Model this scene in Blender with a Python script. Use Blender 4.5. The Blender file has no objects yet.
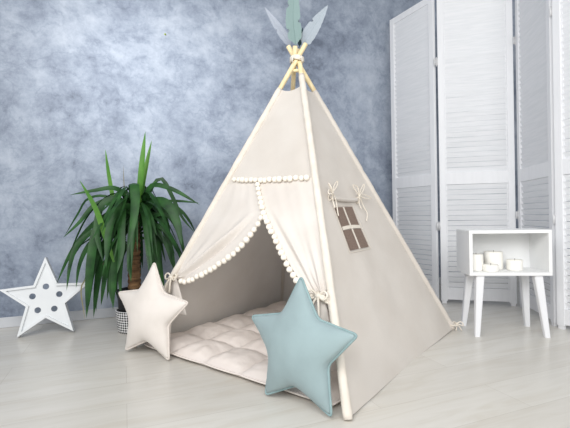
import bpy, bmesh, math, random
import numpy as np
from mathutils import Vector, Matrix, noise

random.seed(7)
SC = bpy.context.scene
COL = SC.collection
PI = math.pi

# ------------------------------------------------------------------ frame of the place
# world: X along the back wall, Y into the wall (wall face at Y = WALL_Y), Z up
ANG = math.radians(21.71)
CA, SA = math.cos(ANG), math.sin(ANG)
WALL_Y = 2.878
FOC = 405.0
CAM_H = 0.653
ROLL = -0.016


def cf(x, y, z=0.0):
    """a point given as (right, forward, up) of the camera's footprint -> world"""
    return Vector((x * CA + y * SA, -x * SA + y * CA, z))


RIGHT = cf(math.cos(ROLL), 0, math.sin(ROLL))
UP = cf(-math.sin(ROLL), 0, math.cos(ROLL))
FWD = cf(0, 1, 0)
EYE = Vector((0, 0, CAM_H))


def ray(px, py):
    return FWD + RIGHT * ((px - 285) / FOC) + UP * ((214 - py) / FOC)


def at(px, py, depth):
    return EYE + ray(px, py) * depth


def at_plane(px, py, p0, n, off=0.0):
    d = ray(px, py)
    t = (p0 - EYE).dot(n) / d.dot(n)
    return EYE + d * t + n * off


cam = bpy.data.cameras.new('camera')
camo = bpy.data.objects.new('camera', cam)
COL.objects.link(camo)
cam.sensor_width = 36.0
cam.lens = FOC * 36.0 / 570.0
cam.clip_start = 0.05
M = Matrix((RIGHT, UP, -FWD)).transposed().to_4x4()
M.translation = EYE
camo.matrix_world = M
SC.camera = camo


# ------------------------------------------------------------------ materials
def srgb(r, g, b):
    def c(v):
        v /= 255.0
        return v / 12.92 if v <= 0.04045 else ((v + 0.055) / 1.055) ** 2.4
    return (c(r), c(g), c(b), 1.0)


def new_mat(name):
    m = bpy.data.materials.new(name)
    m.use_nodes = True
    nt = m.node_tree
    for n in list(nt.nodes):
        nt.nodes.remove(n)
    out = nt.nodes.new('ShaderNodeOutputMaterial')
    b = nt.nodes.new('ShaderNodeBsdfPrincipled')
    nt.links.new(b.outputs[0], out.inputs[0])
    return m, nt, b, out


def N(nt, kind, **kw):
    n = nt.nodes.new(kind)
    for k, v in kw.items():
        if k in ('ops',):
            continue
        if isinstance(k, str) and hasattr(n, k):
            setattr(n, k, v)
        else:
            n.inputs[k.replace('_', ' ')].default_value = v
    return n


def ramp(nt, stops):
    r = nt.nodes.new('ShaderNodeValToRGB')
    el = r.color_ramp.elements
    while len(el) > len(stops):
        el.remove(el[-1])
    while len(el) < len(stops):
        el.new(0.5)
    for e, (p, c) in zip(el, stops):
        e.position = p
        e.color = c
    return r


def noisy(name, c1, c2, scale=8.0, rough=0.8, bump=0.0, bump_scale=40.0, detail=4.0, spec=0.3,
          stretch=(1, 1, 1), trans=0.0, sheen=0.0, lo=0.35, hi=0.65):
    m, nt, b, out = new_mat(name)
    tc = N(nt, 'ShaderNodeTexCoord')
    mp = N(nt, 'ShaderNodeMapping')
    mp.inputs['Scale'].default_value = stretch
    nt.links.new(tc.outputs['Object'], mp.inputs[0])
    nz = N(nt, 'ShaderNodeTexNoise', Scale=scale, Detail=detail)
    nt.links.new(mp.outputs[0], nz.inputs['Vector'])
    r = ramp(nt, [(lo, c1), (hi, c2)])
    nt.links.new(nz.outputs['Fac'], r.inputs[0])
    nt.links.new(r.outputs[0], b.inputs['Base Color'])
    b.inputs['Roughness'].default_value = rough
    b.inputs['Specular IOR Level'].default_value = spec
    if sheen:
        b.inputs['Sheen Weight'].default_value = sheen
    if bump:
        n2 = N(nt, 'ShaderNodeTexNoise', Scale=bump_scale, Detail=3.0)
        nt.links.new(mp.outputs[0], n2.inputs['Vector'])
        bp = N(nt, 'ShaderNodeBump', Strength=bump, Distance=0.01)
        nt.links.new(n2.outputs['Fac'], bp.inputs['Height'])
        nt.links.new(bp.outputs[0], b.inputs['Normal'])
    if trans:
        tr = N(nt, 'ShaderNodeBsdfTranslucent')
        nt.links.new(r.outputs[0], tr.inputs[0])
        mx = N(nt, 'ShaderNodeMixShader')
        mx.inputs[0].default_value = trans
        nt.links.new(b.outputs[0], mx.inputs[1])
        nt.links.new(tr.outputs[0], mx.inputs[2])
        nt.links.new(mx.outputs[0], out.inputs[0])
    return m


def plaster():
    m, nt, b, out = new_mat('blue_grey_plaster')
    tc = N(nt, 'ShaderNodeTexCoord')
    warp = N(nt, 'ShaderNodeTexNoise', Scale=1.6, Detail=3.0)
    nt.links.new(tc.outputs['Object'], warp.inputs['Vector'])
    ma = N(nt, 'ShaderNodeVectorMath', operation='MULTIPLY_ADD')
    ma.inputs[1].default_value = (0.16, 0.16, 0.16)
    nt.links.new(warp.outputs['Color'], ma.inputs[0])
    nt.links.new(tc.outputs['Object'], ma.inputs[2])
    big = N(nt, 'ShaderNodeTexNoise', Scale=1.7, Detail=4.0, Roughness=0.6)
    nt.links.new(ma.outputs[0], big.inputs['Vector'])
    mid = N(nt, 'ShaderNodeTexNoise', Scale=6.5, Detail=10.0, Roughness=0.78, Distortion=0.0)
    nt.links.new(ma.outputs[0], mid.inputs['Vector'])
    mp = N(nt, 'ShaderNodeMapping')
    mp.inputs['Rotation'].default_value = (0, 0.7, 0)
    mp.inputs['Scale'].default_value = (7.0, 1, 11.0)
    nt.links.new(ma.outputs[0], mp.inputs[0])
    st = N(nt, 'ShaderNodeTexNoise', Scale=1.6, Detail=8.0, Roughness=0.75, Distortion=0.0)
    nt.links.new(mp.outputs[0], st.inputs['Vector'])
    a1 = N(nt, 'ShaderNodeMath', operation='MULTIPLY_ADD')
    a1.inputs[1].default_value = 0.46
    nt.links.new(big.outputs['Fac'], a1.inputs[0])
    m2 = N(nt, 'ShaderNodeMath', operation='MULTIPLY_ADD')
    m2.inputs[1].default_value = 0.45
    nt.links.new(mid.outputs['Fac'], m2.inputs[0])
    m3 = N(nt, 'ShaderNodeMath', operation='MULTIPLY')
    m3.inputs[1].default_value = 0.13
    nt.links.new(st.outputs['Fac'], m3.inputs[0])
    nt.links.new(m3.outputs[0], m2.inputs[2])
    nt.links.new(m2.outputs[0], a1.inputs[2])
    r = ramp(nt, [(0.385, srgb(104, 113, 129)), (0.465, srgb(136, 146, 163)), (0.535, srgb(156, 166, 182)),
                  (0.60, srgb(174, 183, 197)), (0.69, srgb(192, 199, 209))])
    vn = N(nt, 'ShaderNodeTexNoise', Scale=3.4, Detail=7.0, Roughness=0.62, Distortion=0.25)
    nt.links.new(ma.outputs[0], vn.inputs['Vector'])
    v1 = N(nt, 'ShaderNodeMath', operation='SUBTRACT')
    v1.inputs[1].default_value = 0.5
    nt.links.new(vn.outputs['Fac'], v1.inputs[0])
    v2 = N(nt, 'ShaderNodeMath', operation='ABSOLUTE')
    nt.links.new(v1.outputs[0], v2.inputs[0])
    v3 = N(nt, 'ShaderNodeMapRange')
    v3.inputs['From Min'].default_value = 0.0
    v3.inputs['From Max'].default_value = 0.03
    v3.inputs['To Min'].default_value = -0.035
    v3.inputs['To Max'].default_value = 0.0
    nt.links.new(v2.outputs[0], v3.inputs['Value'])
    v4 = N(nt, 'ShaderNodeMath', operation='ADD')
    nt.links.new(a1.outputs[0], v4.inputs[0])
    nt.links.new(v3.outputs[0], v4.inputs[1])
    nt.links.new(v4.outputs[0], r.inputs[0])
    nt.links.new(r.outputs[0], b.inputs['Base Color'])
    b.inputs['Roughness'].default_value = 0.55
    b.inputs['Specular IOR Level'].default_value = 0.3
    bp = N(nt, 'ShaderNodeBump', Strength=0.18, Distance=0.01)
    nt.links.new(mid.outputs['Fac'], bp.inputs['Height'])
    nt.links.new(bp.outputs[0], b.inputs['Normal'])
    return m


def planks():
    m, nt, b, out = new_mat('whitewashed_planks')
    tc = N(nt, 'ShaderNodeTexCoord')
    br = N(nt, 'ShaderNodeTexBrick', Scale=1.0)
    br.offset = 0.37
    br.inputs['Brick Width'].default_value = 1.25
    br.inputs['Row Height'].default_value = 0.19
    br.inputs['Mortar Size'].default_value = 0.0012
    br.inputs['Mortar Smooth'].default_value = 0.2
    br.inputs['Bias'].default_value = 0.0
    br.inputs['Color1'].default_value = srgb(214, 211, 206)
    br.inputs['Color2'].default_value = srgb(222, 220, 216)
    br.inputs['Mortar'].default_value = srgb(200, 196, 190)
    nt.links.new(tc.outputs['Object'], br.inputs['Vector'])
    mp = N(nt, 'ShaderNodeMapping')
    mp.inputs['Scale'].default_value = (1.2, 9.0, 1)
    nt.links.new(tc.outputs['Object'], mp.inputs[0])
    g = N(nt, 'ShaderNodeTexNoise', Scale=2.2, Detail=7.0, Roughness=0.6, Distortion=0.8)
    nt.links.new(mp.outputs[0], g.inputs['Vector'])
    r = ramp(nt, [(0.30, srgb(230, 226, 218)), (0.5, srgb(240, 239, 235)), (0.70, srgb(248, 247, 245))])
    nt.links.new(g.outputs['Fac'], r.inputs[0])
    mx = N(nt, 'ShaderNodeMix', data_type='RGBA', blend_type='MULTIPLY')
    mx.inputs[0].default_value = 0.85
    nt.links.new(br.outputs['Color'], mx.inputs[6])
    nt.links.new(r.outputs[0], mx.inputs[7])
    nt.links.new(mx.outputs[2], b.inputs['Base Color'])
    b.inputs['Roughness'].default_value = 0.30
    b.inputs['Specular IOR Level'].default_value = 0.45
    bp = N(nt, 'ShaderNodeBump', Strength=0.06, Distance=0.004)
    nt.links.new(g.outputs['Fac'], bp.inputs['Height'])
    nt.links.new(bp.outputs[0], b.inputs['Normal'])
    return m


def checker_pot():
    m, nt, b, out = new_mat('black_white_woven')
    tc = N(nt, 'ShaderNodeTexCoord')
    mp = N(nt, 'ShaderNodeMapping')
    mp.inputs['Rotation'].default_value = (0, 0, PI / 4)
    mp.inputs['Scale'].default_value = (36, 14, 1)
    nt.links.new(tc.outputs['UV'], mp.inputs[0])
    mp0 = N(nt, 'ShaderNodeMapping')
    mp0.inputs['Scale'].default_value = (44, 9, 1)
    nt.links.new(tc.outputs['UV'], mp0.inputs[0])
    mp.inputs['Scale'].default_value = (1, 1, 1)
    nt.links.new(mp0.outputs[0], mp.inputs[0])
    ck = N(nt, 'ShaderNodeTexChecker', Scale=1.4142)
    ck.inputs['Color1'].default_value = srgb(28, 28, 32)
    ck.inputs['Color2'].default_value = srgb(226, 226, 226)
    nt.links.new(mp.outputs[0], ck.inputs['Vector'])
    nt.links.new(ck.outputs['Color'], b.inputs['Base Color'])
    b.inputs['Roughness'].default_value = 0.7
    return m


def feather_mat(name, c1, c2, clear):
    m, nt, b, out = new_mat(name)
    tc = N(nt, 'ShaderNodeTexCoord')
    wv = N(nt, 'ShaderNodeTexWave', Scale=60.0, Distortion=2.0, Detail=2.0)
    nt.links.new(tc.outputs['UV'], wv.inputs['Vector'])
    r = ramp(nt, [(0.0, c1), (1.0, c2)])
    nt.links.new(wv.outputs['Fac'], r.inputs[0])
    nt.links.new(r.outputs[0], b.inputs['Base Color'])
    b.inputs['Roughness'].default_value = 0.8
    b.inputs['Alpha'].default_value = 1.0 - clear
    return m


MT = {}
MT['plaster'] = plaster()
MT['planks'] = planks()
MT['base'] = noisy('painted_skirting', srgb(196, 199, 204), srgb(206, 208, 212), 6, 0.5)
MT['canvas'] = noisy('cream_cotton', srgb(222, 215, 207), srgb(229, 223, 216), 5, 0.92, 0.22, 9.0, sheen=0.15, spec=0.15,
                     trans=0.18)
MT['curtain'] = noisy('cream_curtain_cotton', srgb(230, 223, 216), srgb(236, 230, 224), 6, 0.92, 0.15, 14.0, sheen=0.15, spec=0.15,
                      trans=0.18)
MT['sleeve'] = noisy('cream_pole_sleeve', srgb(220, 212, 201), srgb(228, 221, 211), 20, 0.9, 0.3, 45.0, spec=0.15)
MT['wood'] = noisy('pale_pine', srgb(236, 214, 168), srgb(246, 230, 190), 12, 0.55, 0.1, 40, stretch=(6, 6, 0.6))
MT['rope'] = noisy('cotton_rope', srgb(222, 214, 200), srgb(240, 234, 224), 60, 0.9, 0.4, 120)
MT['pom'] = noisy('white_wool_pompom', srgb(240, 232, 219), srgb(250, 244, 234), 4, 0.95, spec=0.1)
MT['ribbon'] = noisy('cream_ribbon', srgb(222, 213, 199), srgb(236, 228, 216), 20, 0.85)
MT['mesh'] = noisy('brown_window_net', srgb(122, 104, 94), srgb(136, 118, 107), 150, 0.8)
MT['bar'] = noisy('cream_window_bar', srgb(226, 217, 204), srgb(232, 224, 212), 20, 0.85)
MT['mat'] = noisy('quilted_satin_cotton', srgb(226, 216, 209), srgb(233, 224, 218), 7, 0.55, 0.35, 22.0, spec=0.35)
MT['beige'] = noisy('beige_cushion_cotton', srgb(220, 213, 206), srgb(227, 220, 214), 9, 0.9, 0.15, 14, sheen=0.2, spec=0.15)
MT['beige_pipe'] = noisy('beige_piping', srgb(214, 206, 198), srgb(222, 214, 207), 30, 0.9)
MT['teal'] = noisy('teal_cushion_cotton', srgb(145, 163, 166), srgb(152, 171, 174), 9, 0.9, 0.15, 14, sheen=0.2, spec=0.15)
MT['teal_pipe'] = noisy('teal_piping', srgb(136, 160, 162), srgb(146, 170, 172), 30, 0.9)
MT['white'] = noisy('white_paint', srgb(236, 237, 238), srgb(242, 243, 243), 6, 0.42, 0.05, 60, spec=0.4)
MT['white_star'] = noisy('white_star_paint', srgb(224, 227, 230), srgb(230, 233, 235), 6, 0.45, spec=0.4)
MT['white_wood'] = noisy('white_brushed_wood', srgb(232, 233, 236), srgb(236, 237, 240), 7, 0.5, 0.03, 30, stretch=(5, 5, 0.6))
MT['slat'] = noisy('white_brushed_slats', srgb(228, 230, 233), srgb(235, 236, 239), 7, 0.5, 0.04, 30, stretch=(1, 1, 14))
MT['steel'] = noisy('hinge_steel', srgb(205, 206, 208), srgb(222, 222, 224), 30, 0.4)
MT['wax'] = noisy('ivory_wax', srgb(247, 245, 238), srgb(251, 249, 244), 9, 0.6, 0.08, 30)
MT['wick'] = noisy('charred_wick', srgb(110, 105, 100), srgb(150, 145, 138), 50, 0.9)
MT['leaf'] = noisy('dark_green_leaf', srgb(20, 54, 24), srgb(48, 94, 42), 14, 0.48, 0.0, 60, trans=0.10, spec=0.32, lo=0.3, hi=0.7)
MT['young'] = noisy('fresh_green_leaf', srgb(70, 124, 44), srgb(104, 154, 62), 9, 0.45, trans=0.2, spec=0.45)
MT['dry'] = noisy('dry_leaf', srgb(120, 118, 92), srgb(146, 136, 106), 9, 0.7)
MT['bark'] = noisy('brown_bark', srgb(84, 62, 44), srgb(140, 108, 76), 10, 0.9, 0.8, 30, stretch=(1, 1, 6))
MT['soil'] = noisy('dark_soil', srgb(38, 30, 25), srgb(62, 50, 40), 40, 0.95, 0.8, 60)
MT['black'] = noisy('black_plastic', srgb(20, 21, 23), srgb(30, 31, 34), 10, 0.45)
MT['pot'] = checker_pot()
MT['f_grey'] = feather_mat('pale_grey_feather', srgb(182, 188, 199), srgb(196, 202, 212), 0.5)
MT['f_white'] = feather_mat('whitish_feather', srgb(186, 198, 206), srgb(208, 217, 224), 0.45)
MT['f_green'] = feather_mat('sage_green_feather', srgb(124, 148, 146), srgb(140, 163, 160), 0.1)
MT['f_teal'] = feather_mat('dark_teal_feather', srgb(36, 62, 68), srgb(48, 76, 82), 0.0)
MT['pin'] = noisy('green_pin', srgb(150, 170, 40), srgb(170, 185, 60), 10, 0.5)


# ------------------------------------------------------------------ object helpers
def obj(name, verts, faces, mat, parent=None, smooth=True, uvs=None, mats=None, fmat=None):
    me = bpy.data.meshes.new(name)
    me.from_pydata([tuple(v) for v in verts], [], faces)
    bm = bmesh.new()
    bm.from_mesh(me)
    bmesh.ops.recalc_face_normals(bm, faces=bm.faces)
    bm.to_mesh(me)
    bm.free()
    me.materials.append(mat)
    for p in me.polygons:
        p.use_smooth = smooth
    if uvs:
        uv = me.uv_layers.new(name='UVMap')
        for l in me.loops:
            uv.data[l.index].uv = uvs[l.vertex_index]
    me.update()
    o = bpy.data.objects.new(name, me)
    COL.objects.link(o)
    if parent:
        o.parent = parent
        o.matrix_parent_inverse = Matrix.Identity(4)
    return o


class MB:
    """collects shapes that become ONE mesh"""

    def __init__(self):
        self.v, self.f = [], []

    def add(self, verts, faces):
        k = len(self.v)
        self.v += [Vector(p) for p in verts]
        self.f += [[i + k for i in fc] for fc in faces]

    def box(self, c, sx, sy, sz, rot=None, bev=0.0):
        """bevelled box: centre, full sizes"""
        bm = bmesh.new()
        bmesh.ops.create_cube(bm, size=1.0)
        for v in bm.verts:
            v.co = Vector((v.co.x * sx, v.co.y * sy, v.co.z * sz))
        if bev:
            bmesh.ops.bevel(bm, geom=list(bm.edges), offset=bev, segments=2, affect='EDGES', profile=0.5)
        R = rot or Matrix.Identity(3)
        bm.verts.index_update()
        self.add([R @ v.co + Vector(c) for v in bm.verts], [[v.index for v in f.verts] for f in bm.faces])
        bm.free()

    def prism(self, bot, top):
        n = len(bot)
        f = [list(range(n))[::-1], list(range(n, 2 * n))]
        for i in range(n):
            j = (i + 1) % n
            f.append([i, j, n + j, n + i])
        self.add(list(bot) + list(top), f)

    def tube(self, pts, rad, seg=10, cap=True, closed=False):
        pts = [Vector(p) for p in pts]
        n = len(pts)
        rads = rad if isinstance(rad, (list, tuple)) else [rad] * n
        prev = None
        vs, fs = [], []
        for i, p in enumerate(pts):
            if closed:
                t = (pts[(i + 1) % n] - pts[i - 1]).normalized()
            else:
                t = (pts[min(i + 1, n - 1)] - pts[max(i - 1, 0)]).normalized()
            if prev is None:
                a = Vector((0, 0, 1)) if abs(t.z) < 0.9 else Vector((1, 0, 0))
                s = t.cross(a).normalized()
            else:
                s = (prev - t * prev.dot(t)).normalized()
            prev = s
            b = t.cross(s)
            for k in range(seg):
                a = 2 * PI * k / seg
                vs.append(p + (s * math.cos(a) + b * math.sin(a)) * rads[i])
        for i in range(n if closed else n - 1):
            for k in range(seg):
                k2 = (k + 1) % seg
                i2 = (i + 1) % n
                fs.append([i * seg + k, i * seg + k2, i2 * seg + k2, i2 * seg + k])
        if cap and not closed:
            fs.append(list(range(seg))[::-1])
            fs.append([(n - 1) * seg + k for k in range(seg)])
        self.add(vs, fs)

    def lathe(self, prof, seg=40, c=(0, 0, 0), capb=True, capt=True):
        vs, fs = [], []
        for r, z in prof:
            for k in range(seg):
                a = 2 * PI * k / seg
                vs.append(Vector((c[0] + r * math.cos(a), c[1] + r * math.sin(a), c[2] + z)))
        for i in range(len(prof) - 1):
            for k in range(seg):
                k2 = (k + 1) % seg
                fs.append([i * seg + k, i * seg + k2, (i + 1) * seg + k2, (i + 1) * seg + k])
        if capb:
            fs.append(list(range(seg))[::-1])
        if capt:
            fs.append([(len(prof) - 1) * seg + k for k in range(seg)])
        self.add(vs, fs)

    def grid(self, fn, nu, nv):
        vs = [fn(i / nu, j / nv) for j in range(nv + 1) for i in range(nu + 1)]
        fs = []
        for j in range(nv):
            for i in range(nu):
                a = j * (nu + 1) + i
                fs.append([a, a + 1, a + nu + 2, a + nu + 1])
        self.add(vs, fs)

    def build(self, name, mat, parent=None, smooth=True, inv=None):
        v = self.v
        if inv is not None:
            v = [inv @ p for p in v]
        return obj(name, v, self.f, mat, parent, smooth)


def thing(name, label, cat, loc=(0, 0, 0), group=None, rot=None):
    o = bpy.data.objects.new(name, None)
    o.empty_display_size = 0.05
    COL.objects.link(o)
    o.location = loc
    if rot is not None:
        o.rotation_euler = rot
    o['label'] = label
    o['category'] = cat
    if group:
        o['group'] = group
    return o


def tag(o, label, cat, group=None):
    o['label'] = label
    o['category'] = cat
    if group:
        o['group'] = group
    return o


def struct(o):
    o['kind'] = 'structure'
    return o


def auto_smooth(o, deg=35):
    me = o.data
    bm = bmesh.new()
    bm.from_mesh(me)
    for e in bm.edges:
        if len(e.link_faces) == 2 and e.calc_face_angle(0) > math.radians(deg):
            e.smooth = False
    bm.to_mesh(me)
    bm.free()
    for p in me.polygons:
        p.use_smooth = True


def catmull(pts, n):
    pts = [Vector(p) for p in pts]
    P = [pts[0] * 2 - pts[1]] + pts + [pts[-1] * 2 - pts[-2]]
    out = []
    m = len(pts) - 1
    for k in range(n + 1):
        s = k / n * m
        i = min(int(s), m - 1)
        t = s - i
        a, b, c, d = P[i], P[i + 1], P[i + 2], P[i + 3]
        out.append(0.5 * ((2 * b) + (c - a) * t + (2 * a - 5 * b + 4 * c - d) * t * t + (3 * b - a - 3 * c + d) * t ** 3))
    return out


def resample(pts, step=None, n=None):
    L = [0.0]
    for a, b in zip(pts, pts[1:]):
        L.append(L[-1] + (b - a).length)
    tot = L[-1]
    if n is None:
        n = max(2, int(round(tot / step)))
    out = []
    j = 0
    for k in range(n + 1):
        s = tot * k / n
        while j < len(L) - 2 and L[j + 1] < s:
            j += 1
        t = (s - L[j]) / max(L[j + 1] - L[j], 1e-9)
        out.append(pts[j].lerp(pts[j + 1], min(max(t, 0), 1)))
    return out


# ------------------------------------------------------------------ the setting
b = MB()
b.box((0.4, -0.06, -0.05), 8.4, 5.876 + 0.2, 0.1)
o = b.build('floor', MT['planks'], smooth=False)
struct(o)
b = MB()
b.box((0.4, WALL_Y + 0.05, 1.7), 8.4, 0.1, 3.4)
struct(b.build('wall_back', MT['plaster'], smooth=False))
b = MB()
b.box((0.4, WALL_Y - 0.006, 0.031), 8.4, 0.012, 0.062, bev=0.003)
struct(b.build('baseboard_back', MT['base'], smooth=False))

# small green pin in the wall
pp = at_plane(165, 34.5, Vector((0, WALL_Y, 0)), Vector((0, -1, 0)))
b = MB()
b.tube([pp + Vector((0, -0.008, 0)), pp + Vector((0, 0.004, 0))], [0.0055, 0.004], 10)
tag(b.build('push_pin', MT['pin']), 'tiny yellow-green pin stuck high in the blue-grey plaster wall', 'pin')

# ------------------------------------------------------------------ tent
FL = cf(-0.767, 2.008)
FR = cf(0.188, 1.270)
BR = cf(0.916, 2.230)
BL = cf(-0.037, 2.960)
CEN = (FL + FR + BR + BL) / 4
AP = Vector((CEN.x, CEN.y, 1.452))
tent = thing('teepee_tent', 'tall cream cotton play teepee on four pine poles with pompom-trimmed door curtains', 'tent', CEN)
T_INV = Matrix.Translation(-CEN)


def fit(mb, name, mat, parent=None, smooth=True):
    return mb.build(name, mat, parent or tent, smooth, T_INV)


feet = [FL, FR, BR, BL]
poles = []
PR = 0.0125
pole_line = []
for i, F in enumerate(feet):
    d = (AP - F).normalized()
    rad = Vector((F.x - AP.x, F.y - AP.y, 0)).normalized()
    tan = Vector((-rad.y, rad.x, 0))
    waist = AP + tan * 0.013 + rad * 0.004
    foot = F + Vector((0, 0, 0.004))
    d = (waist - foot).normalized()
    L = (waist - foot).length
    ext = [0.100, 0.085, 0.095, 0.075][i]
    top = foot + d * (L + ext)
    pole_line.append((foot, d, L))
    mb = MB()
    mb.tube([foot + d * (L * 0.83), top - d * 0.003, top], [PR, PR, PR * 0.85], 14)
    # lower end of the pole peeps out of the sleeve
    mb.tube([foot + d * 0.006, foot + d * 0.02, foot + d * (L * 0.84)], [PR, PR, PR], 14)
    po = fit(mb, 'pole', MT['wood'])
    poles.append(po)
    # canvas sleeve around the pole, slightly puckered
    mb = MB()
    pts, rr = [], []
    zt = [0.895, 0.935, 0.895, 0.885][i]
    n = 70
    for k in range(n + 1):
        t = zt * k / n
        p = foot + d * (L * t)
        w = 0.0018 * noise.noise(p * 17.0) + (0.0022 * noise.noise(p * 55.0) if i == 2 else 0.0007 * noise.noise(p * 60))
        pts.append(p)
        rr.append((0.0165 if i < 2 else 0.0148) + w - 0.002 * (k == 0 or k == n))
    mb.tube(pts, rr, 14)
    fit(mb, 'pole_sleeve', MT['sleeve'] if i < 2 else MT['canvas'], po)


def pole_at(i, z):
    F, d, L = pole_line[i]
    return F + d * ((z - F.z) / d.z)


def face_normal(i, j):
    a, bb = feet[i], feet[j]
    n = (bb - a).cross(AP - a).normalized()
    mid = (a + bb) / 2 - CEN
    return n if n.dot(mid) > 0 else -n


NF, NR, NB, NL = face_normal(0, 1), face_normal(1, 2), face_normal(2, 3), face_normal(3, 0)


def panel_pt(i, j, n, u, z, sag, seed=0.0):
    a, c = pole_at(i, z), pole_at(j, z)
    p = a.lerp(c, u)
    w = (c - a).length
    e = math.sin(PI * u)
    wr = 0.010 * noise.noise(Vector((p.x * 3.1 + seed, p.y * 3.1, p.z * 2.3))) + 0.004 * noise.noise(Vector((p.x * 9 + seed, p.y * 9, p.z * 5)))
    return p + n * (-sag * e * min(1, w) + wr * e)


Z_TOP = 1.30


def canvas(i, j, n, z0, z1, sag, name, seed, top_dip=0.0):
    mb = MB()

    def fn(u, v):
        zz = z0 + (z1 - top_dip * math.sin(PI * u) - z0) * v
        return panel_pt(i, j, n, u, zz, sag, seed)
    mb.grid(fn, 40, 60)
    return fit(mb, name, MT['canvas'])


Z_TRIM = at_plane(272, 181, FL, NF).z
canvas(0, 1, NF, Z_TRIM - 0.012, Z_TOP, 0.004, 'front_canvas', 3.0, 0.02)
canvas(1, 2, NR, 0.006, Z_TOP, 0.014, 'side_canvas', 11.0, 0.015)
canvas(2, 3, NB, 0.006, Z_TOP, 0.016, 'back_canvas', 23.0, 0.015)
canvas(3, 0, NL, 0.006, Z_TOP, 0.016, 'side_canvas', 31.0, 0.015)

# rope binding where the poles cross
mb = MB()
pts = []
for k in range(0, 110):
    a = k / 22 * 2 * PI
    pts.append(AP + Vector((0.0335 * math.cos(a), 0.0335 * math.sin(a), -0.004 + 0.020 * k / 110 + 0.003 * math.sin(a * 2))))
mb.tube(pts, 0.0046, 8)
for s in (-1, 1):
    q = AP + cf(0.01 * s, -0.034, 0.0)
    mb.tube(catmull([q, q + cf(0.012 * s, -0.008, 0.002), q + cf(0.016 * s, -0.006, -0.02)], 8), 0.003, 6)
fit(mb, 'rope_binding', MT['rope'])
# small wooden spacer below the binding between the poles
mb = MB()
q = AP + Vector((0, 0, -0.055))
mb.tube([q + cf(-0.02, -0.012, 0), q + cf(0.024, -0.012, 0)], 0.009, 12)
fit(mb, 'spacer_dowel', MT['wood'])


# --- curtains
def F_(px, py, off=0.0):
    return at_plane(px, py, FL, NF, off)


edge_c = [F_(258.5, 183), F_(261.5, 195), F_(264, 206), F_(266, 214)]
edge_l = [F_(266, 214), F_(259, 229), F_(249, 243), F_(236, 256), F_(220, 267), F_(203, 276), F_(190, 281.5), F_(179, 281)]
edge_r = [F_(258.5, 183), F_(261.5, 195), F_(264.5, 207), F_(269, 220), F_(277, 237), F_(286, 256), F_(295, 274), F_(305, 290), F_(318, 299)]
TIE_L = F_(176, 279, 0.022)
TIE_R = F_(322, 298, 0.022)


def curtain(pole_i, edge_pts, tie, name, sgn, seed, fold_w):
    E = resample(catmull(edge_pts, 60), n=48)
    z_t = tie.z
    top_pole = pole_at(pole_i, Z_TRIM)
    mb = MB()
    nu, nv = 72, 48
    rows = []

    def fn(u, v):
        e = E[int(round(v * 48))]
        zp = Z_TRIM + (z_t + 0.02 - Z_TRIM) * v
        p0 = pole_at(pole_i, zp) + (CEN - feet[pole_i]).normalized() * 0.0
        g = v ** 6
        p1 = e
        p = p0.lerp(p1, u)
        # gather into the tie
        w = 0.022
        spread = (u - 0.5) * w
        along = (pole_at(1, 0.5) - pole_at(0, 0.5)).normalized()
        gp = tie - NF * 0.018 + along * spread * sgn
        p = p.lerp(gp, g)
        env = math.sin(PI * min(max(u, 0.0), 1.0)) ** 0.6 if 0 < u < 1 else 0
        late = max(0.0, (v - 0.45) / 0.55)
        amp = 0.001 + 0.012 * late ** 1.3 * (1 - 0.4 * late)
        fold = math.sin(u * 2 * PI * 2.6 + seed + 0.8 * v) + 0.5 * math.sin(u * 2 * PI * 5.3 + seed * 2)
        bulge = 0.016 * u * math.sin(PI * min(1, v * 1.02))
        # one long soft fold that starts at the door's meeting point and runs to the tie
        fl = fold_w[0].lerp(fold_w[1], min(1.0, max(0.0, (v - 0.2) / 0.75)))
        row = p1 - p0
        uf = max(0.0, min(1.0, (fl - p0).dot(row) / max(row.length_squared, 1e-9)))
        x = (u - uf) * row.length / 0.013
        step = (0.032 if sgn > 0 else 0.010) * min(1.0, max(0.0, (v - 0.24) / 0.25)) * (1 - g)
        ridge = step * (math.exp(-(x + 1.0) ** 2 * 0.35) - 0.9 * math.exp(-(x - 0.7) ** 2 * 0.8)) * (1 if u < 0.995 else 0)
        p = p + NF * (amp * fold * env + bulge * (1 - g) + 0.002 + ridge)
        p = p + NF * (0.004 * noise.noise(p * 7.0))
        rows.append(p)
        return p
    mb.grid(fn, nu, nv)
    # tail below the tie
    rng = random.Random(int(seed * 10))

    def tail(u, v):
        along = (pole_at(1, 0.5) - pole_at(0, 0.5)).normalized()
        wdt = 0.030 + 0.085 * v ** 0.8
        c = tie - NF * 0.018 + Vector((0, 0, -0.17 * v)) + along * (0.018 * v * sgn) - NF * 0.0
        a = u * 2 * PI
        fold = 0.25 * math.sin(a * 4 + seed) * v
        r = wdt * 0.5 * (1 + fold)
        return c + along * (r * math.cos(a)) + NF * (r * 0.42 * math.sin(a)) + NF * 0.004
    mb.grid(tail, 48, 14)
    c = fit(mb, name, MT['curtain'])
    return E


E_L = curtain(0, edge_c[:-1] + edge_l, TIE_L, 'front_curtain', 1, 1.1, (F_(263, 206), F_(188, 274)))
E_R = curtain(1, edge_r, TIE_R, 'front_curtain', -1, 2.3, (F_(270, 206), F_(318, 284)))


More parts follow.
